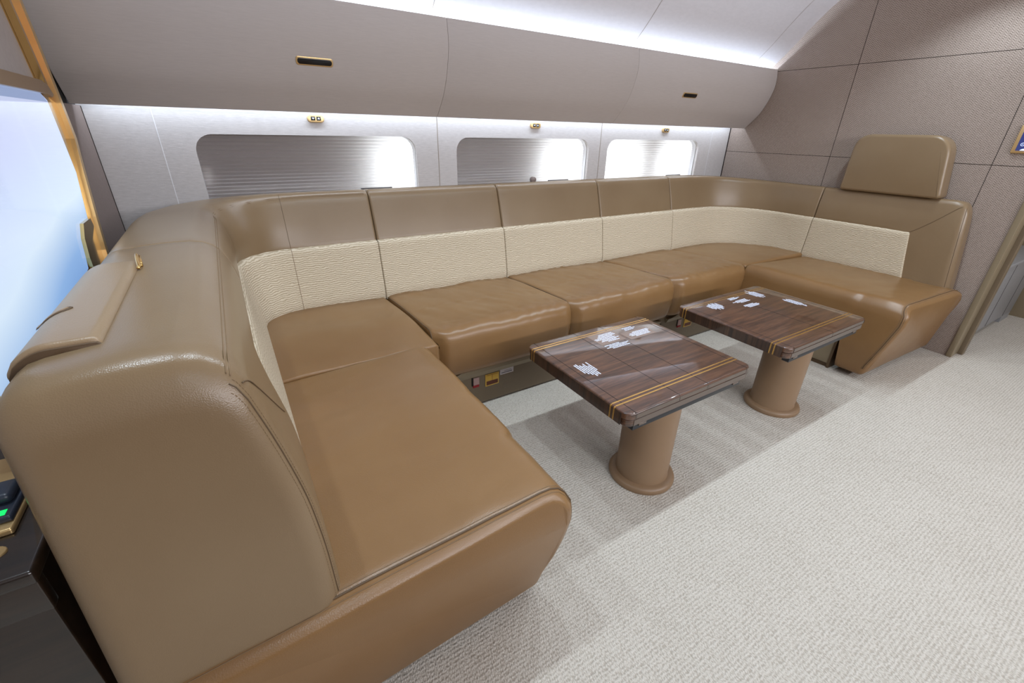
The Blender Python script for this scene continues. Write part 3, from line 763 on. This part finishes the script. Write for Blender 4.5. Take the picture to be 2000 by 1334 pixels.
# ------------------------------------------------------------------ TABLES
def table(x0, x1, y0, y1, cx, cy, grooves, stickers, label):
    e = thing(empty('side_table', (cx, cy, 0)), label, 'table', 'low walnut tables in front of the sofa')
    zt = .53
    # top leaf
    ro = [Vector(p) for p in rrect(x0, x1, y0, y1, .035, 8)]
    def slab(name, poly, z0, z1, rb, rt_, mt):
        st_ = stations(z0, z1, rb, rt_, 1, 5)
        o = loft(name, [[V(p.x, p.y, t) for p in inset(poly, i)] for t, i in st_], mt, e); flatten(o, 50); return o
    top = slab('top_leaf', ro, .503, zt, .001, .008, 'walnut')
    ri = [Vector(p) for p in rrect(x0 + .004, x1 - .003, y0 + .003, y1 - .004, .033, 8)]
    slab('hinge_gap', [Vector(p) for p in rrect(x0 + .008, x1 - .008, y0 + .008, y1 - .008, .03, 8)], .4985, .503, 0, 0, 'blackgap')
    slab('lower_leaf', ri, .470, .4985, .004, .001, 'walnut')
    # solid wooden edge on the short sides, metal edge on the front
    for sx, xe in ((-1, x0), (1, x1)):
        pts = [Vector(p) for p in (((y0 + .036), .474), ((y1 - .036), .474), ((y1 - .036), .522), ((y0 + .036), .522))]
        box('side_veneer', min(xe, xe + sx * .0015), max(xe, xe + sx * .0015), y0 + .034, y1 - .034, .4715, .5235, 'walnut_side', e)
    box('front_edge', x0 + .036, x1 - .035, y0 - .0012, y0, .5045, .5225, 'alu', e)
    box('front_edge', x0 + .036, x1 - .035, y0 + .0012, y0 + .003, .473, .4975, 'alu', e)
    # gold inlay stripes: across the top and down the sides
    for y in (y0 + .073, y0 + .092, y1 - .066, y1 - .048):
        st_ = box('gold_stripe', x0 + .006, x1 - .006, y - .0034, y + .0034, zt - .001, zt + .0004, 'gold_stripe', e)
        tube_pts = [V(x0 - .0018, y, .472), V(x0 - .0018, y, .5225), V(x0 + .0008, y, .528), V(x0 + .0075, y, .5300)]
        rings = [[p + V(0, -.0034, 0), p + V(0, .0034, 0), p + V(.003, .0034, -.001), p + V(.003, -.0034, -.001)] for p in tube_pts]
        loft('gold_stripe', rings, 'gold_stripe', e, smooth=False)
    for g_ in grooves:
        box('groove', g_ - .0013, g_ + .0013, y0 + .001, y1 - .001, zt - .001, zt + .0003, 'blackgap', e)
        box('groove', g_ - .001, g_ + .001, y0 - .0016, y0, .5045, .523, 'blackgap', e)
    # mechanism rail and pedestal
    box('slide_rail', x0 + .045, x1 - .05, y0 + .010, y0 + .045, .442, .470, 'rail', e, .002)
    box('slide_rail', x0 + .045, x1 - .05, y1 - .10, y1 - .06, .448, .470, 'rail', e, .002)
    box('carriage', cx - .2, cx + .2, y0 + .04, y1 - .08, .452, .470, 'black', e)
    for x in (x0 + .07, x1 - .11): box('rail_clip', x, x + .04, y0 + .004, y0 + .011, .458, .470, 'alu', e, .002)
    prof_ = [(.148, 0), (.150, .006), (.150, .016), (.145, .026), (.134, .030), (.119, .031), (.117, .036), (.117, .455)]
    rings = [[V(cx + r * math.cos(2 * PI * k / 64), cy + r * math.sin(2 * PI * k / 64), z) for k in range(64)] for r, z in prof_]
    o = loft('pedestal', rings[5:], 'pedestal', e); flatten(o, 50)
    o = loft('floor_ring', rings[:6] , 'pedestal', e); flatten(o, 60)
    # printed text rows
    for (sx, sy, w, h_, along, pad, seed) in stickers:
        rnd = random.Random(seed); par = e
        if pad:
            box('clear_film', sx - w / 2 - .02, sx + w / 2 + .02, sy - h_ / 2 - .016, sy + h_ / 2 + .016, zt + .0001, zt + .0006, 'sticker', e)
        bm = bmesh.new(); span, rows_len = (h_, w) if along == 'x' else (w, h_)
        nrow = max(3, int(span / .0095))
        for r_i in range(nrow):
            t = (r_i + .5) / nrow; off = (t - .5) * span
            L = rows_len * (.45 + .55 * math.sin(PI * min(1, max(0, t * .9 + .05))) * rnd.uniform(.75, 1)); c0 = rnd.uniform(-.16, .16) * rows_len
            u = -L / 2
            while u < L / 2:
                ww = rnd.uniform(.010, .026); a_ = c0 + u + ww / 2
                pos = V(sx + a_, sy + off, zt + .0008) if along == 'x' else V(sx + off, sy + a_, zt + .0008)
                dm = (ww, .0058, .0005, 1) if along == 'x' else (.0058, ww, .0005, 1)
                bmesh.ops.create_cube(bm, size=1, matrix=Matrix.Translation(pos) @ Matrix.Diagonal(dm)); u += ww + .0022
        from_bm('printed_text', bm, 'white', par)
    return e
table(1.062, 1.828, .872, 1.538, 1.39, 1.02, (1.103, 1.343, 1.517, 1.787),
      [(1.162, 1.21, .075, .105, 'y', 0, 1), (1.455, 1.412, .12, .085, 'x', 1, 2), (1.445, 1.325, .135, .045, 'x', 0, 3), (1.635, 1.44, .075, .035, 'x', 0, 4), (1.64, 1.375, .14, .05, 'x', 1, 5)],
      'nearer low walnut table on a tan round pedestal, glossy top with light reflections')
table(2.142, 2.952, .872, 1.538, 2.515, 1.035, (2.18, 2.558, 2.922),
      [(2.335, 1.415, .10, .08, 'y', 0, 6), (2.555, 1.45, .09, .03, 'x', 0, 7), (2.56, 1.397, .13, .04, 'x', 0, 8), (2.56, 1.325, .13, .04, 'x', 0, 9), (2.765, 1.43, .075, .10, 'y', 0, 10), (2.84, 1.228, .055, .13, 'y', 0, 11)],
      'farther low walnut table on a tan round pedestal, beside the right arm of the sofa')

# ------------------------------------------------------------------ touch panel on the bulkhead
tp = thing(empty('touch_panel', (XW, .82, 1.385)), 'gold framed touch panel with blue icons on the right bulkhead', 'control panel')
box('frame', XW - .016, XW, .74, .898, 1.386, 1.548, 'gold_satin', tp, .006)
dsp = box('display', XW - .0172, XW - .015, .745, .878, 1.402, 1.535, 'navy', tp)
for (y, z, r) in ((.856, 1.438, .0085), (.840, 1.465, .009), (.80, 1.438, .009), (.80, 1.47, .009)):
    P = [V(XW - .0178, y + r * math.cos(a), z + r * math.sin(a)) for a in [2 * PI * k / 16 for k in range(16)]]
    tube('icon', P, .0014, 'icon', dsp, 5, True)
    box('icon', XW - .0178, XW - .0170, y - .003, y + .003, z - .001, z + .001, 'icon', dsp)
loft('icon', [[V(XW - .0172 - t, .838 + .02 * math.cos(PI * k / 12), 1.4025 + .011 * math.sin(PI * k / 12)) for k in range(13)] for t in (0, .0006)], 'icon', dsp)

# ------------------------------------------------------------------ LIGHTS
def area(name, loc, direction, sx, sy, power, color=(1, 1, 1), spread=PI):
    L = bpy.data.lights.new(name, 'AREA'); L.shape = 'RECTANGLE'; L.size = sx; L.size_y = sy; L.energy = power; L.color = color; L.spread = spread
    o = bpy.data.objects.new(name, L); C.objects.link(o); o.location = loc
    z = -Vector(direction).normalized(); x = V(1, 0, 0) if abs(z.x) < .9 else V(0, 1, 0); y = z.cross(x).normalized(); x = y.cross(z)
    o.matrix_world = Matrix(((x.x, y.x, z.x, loc[0]), (x.y, y.y, z.y, loc[1]), (x.z, y.z, z.z, loc[2]), (0, 0, 0, 1)))
    return o
BL = (.72, .84, 1)
area('cove_strip', (1.9, 2.69, 1.875), (0, -.5, .85), 4.8, .025, 34, BL)
area('bin_fill_strip', (2.4, -2.5, 2.0), (0, .75, .35), 4.4, .3, 125, (.96, .95, 1))  # unseen fill light, added to brighten the overhead bins
area('under_bin_strip', (1.92, 2.835, 1.605), (0, .25, -1), 4.75, .02, 13, (.74, .85, 1))
for x, w, pw in ((.98, .26, 3.4), (2.37, .46, 5.4), (2.94, .54, 6), (3.68, .44, 5.4)):
    area('window_glow', (x, 3.12, 1.19), (0, -1, 0), w, .42, pw, (.93, .97, 1))
def spot(x, y, z, power, color, ang=120, rad=.03, tgt=None):
    L = bpy.data.lights.new('downlight', 'SPOT'); L.energy = power; L.color = color; L.spot_size = math.radians(ang); L.spot_blend = .6; L.shadow_soft_size = rad
    o = bpy.data.objects.new('downlight_lamp', L); C.objects.link(o); o.location = (x, y, z)
    return o
for x in (-.4, .2, .83, 1.41, 2.04, 2.65, 3.3, 3.9):
    spot(x, 1.13, 2.5, 29, (.77, .90, 1))
for x in (0.0, 1.2, 2.4, 3.6):
    spot(x, -1.1, 2.45, 24, (.77, .90, 1), 130)
spot(5.2, .2, 2.4, 25, (.9, .95, 1), 130)
w = bpy.data.worlds.new('cabin_fill'); bpy.context.scene.world = w; w.use_nodes = True
w.node_tree.nodes['Background'].inputs[0].default_value = (.93, .90, .92, 1); w.node_tree.nodes['Background'].inputs[1].default_value = .42
sc = bpy.context.scene
sc.view_settings.view_transform = 'Standard'; sc.view_settings.look = 'None'; sc.view_settings.exposure = 0
sc.cycles.use_denoising = True; sc.cycles.max_bounces = 8
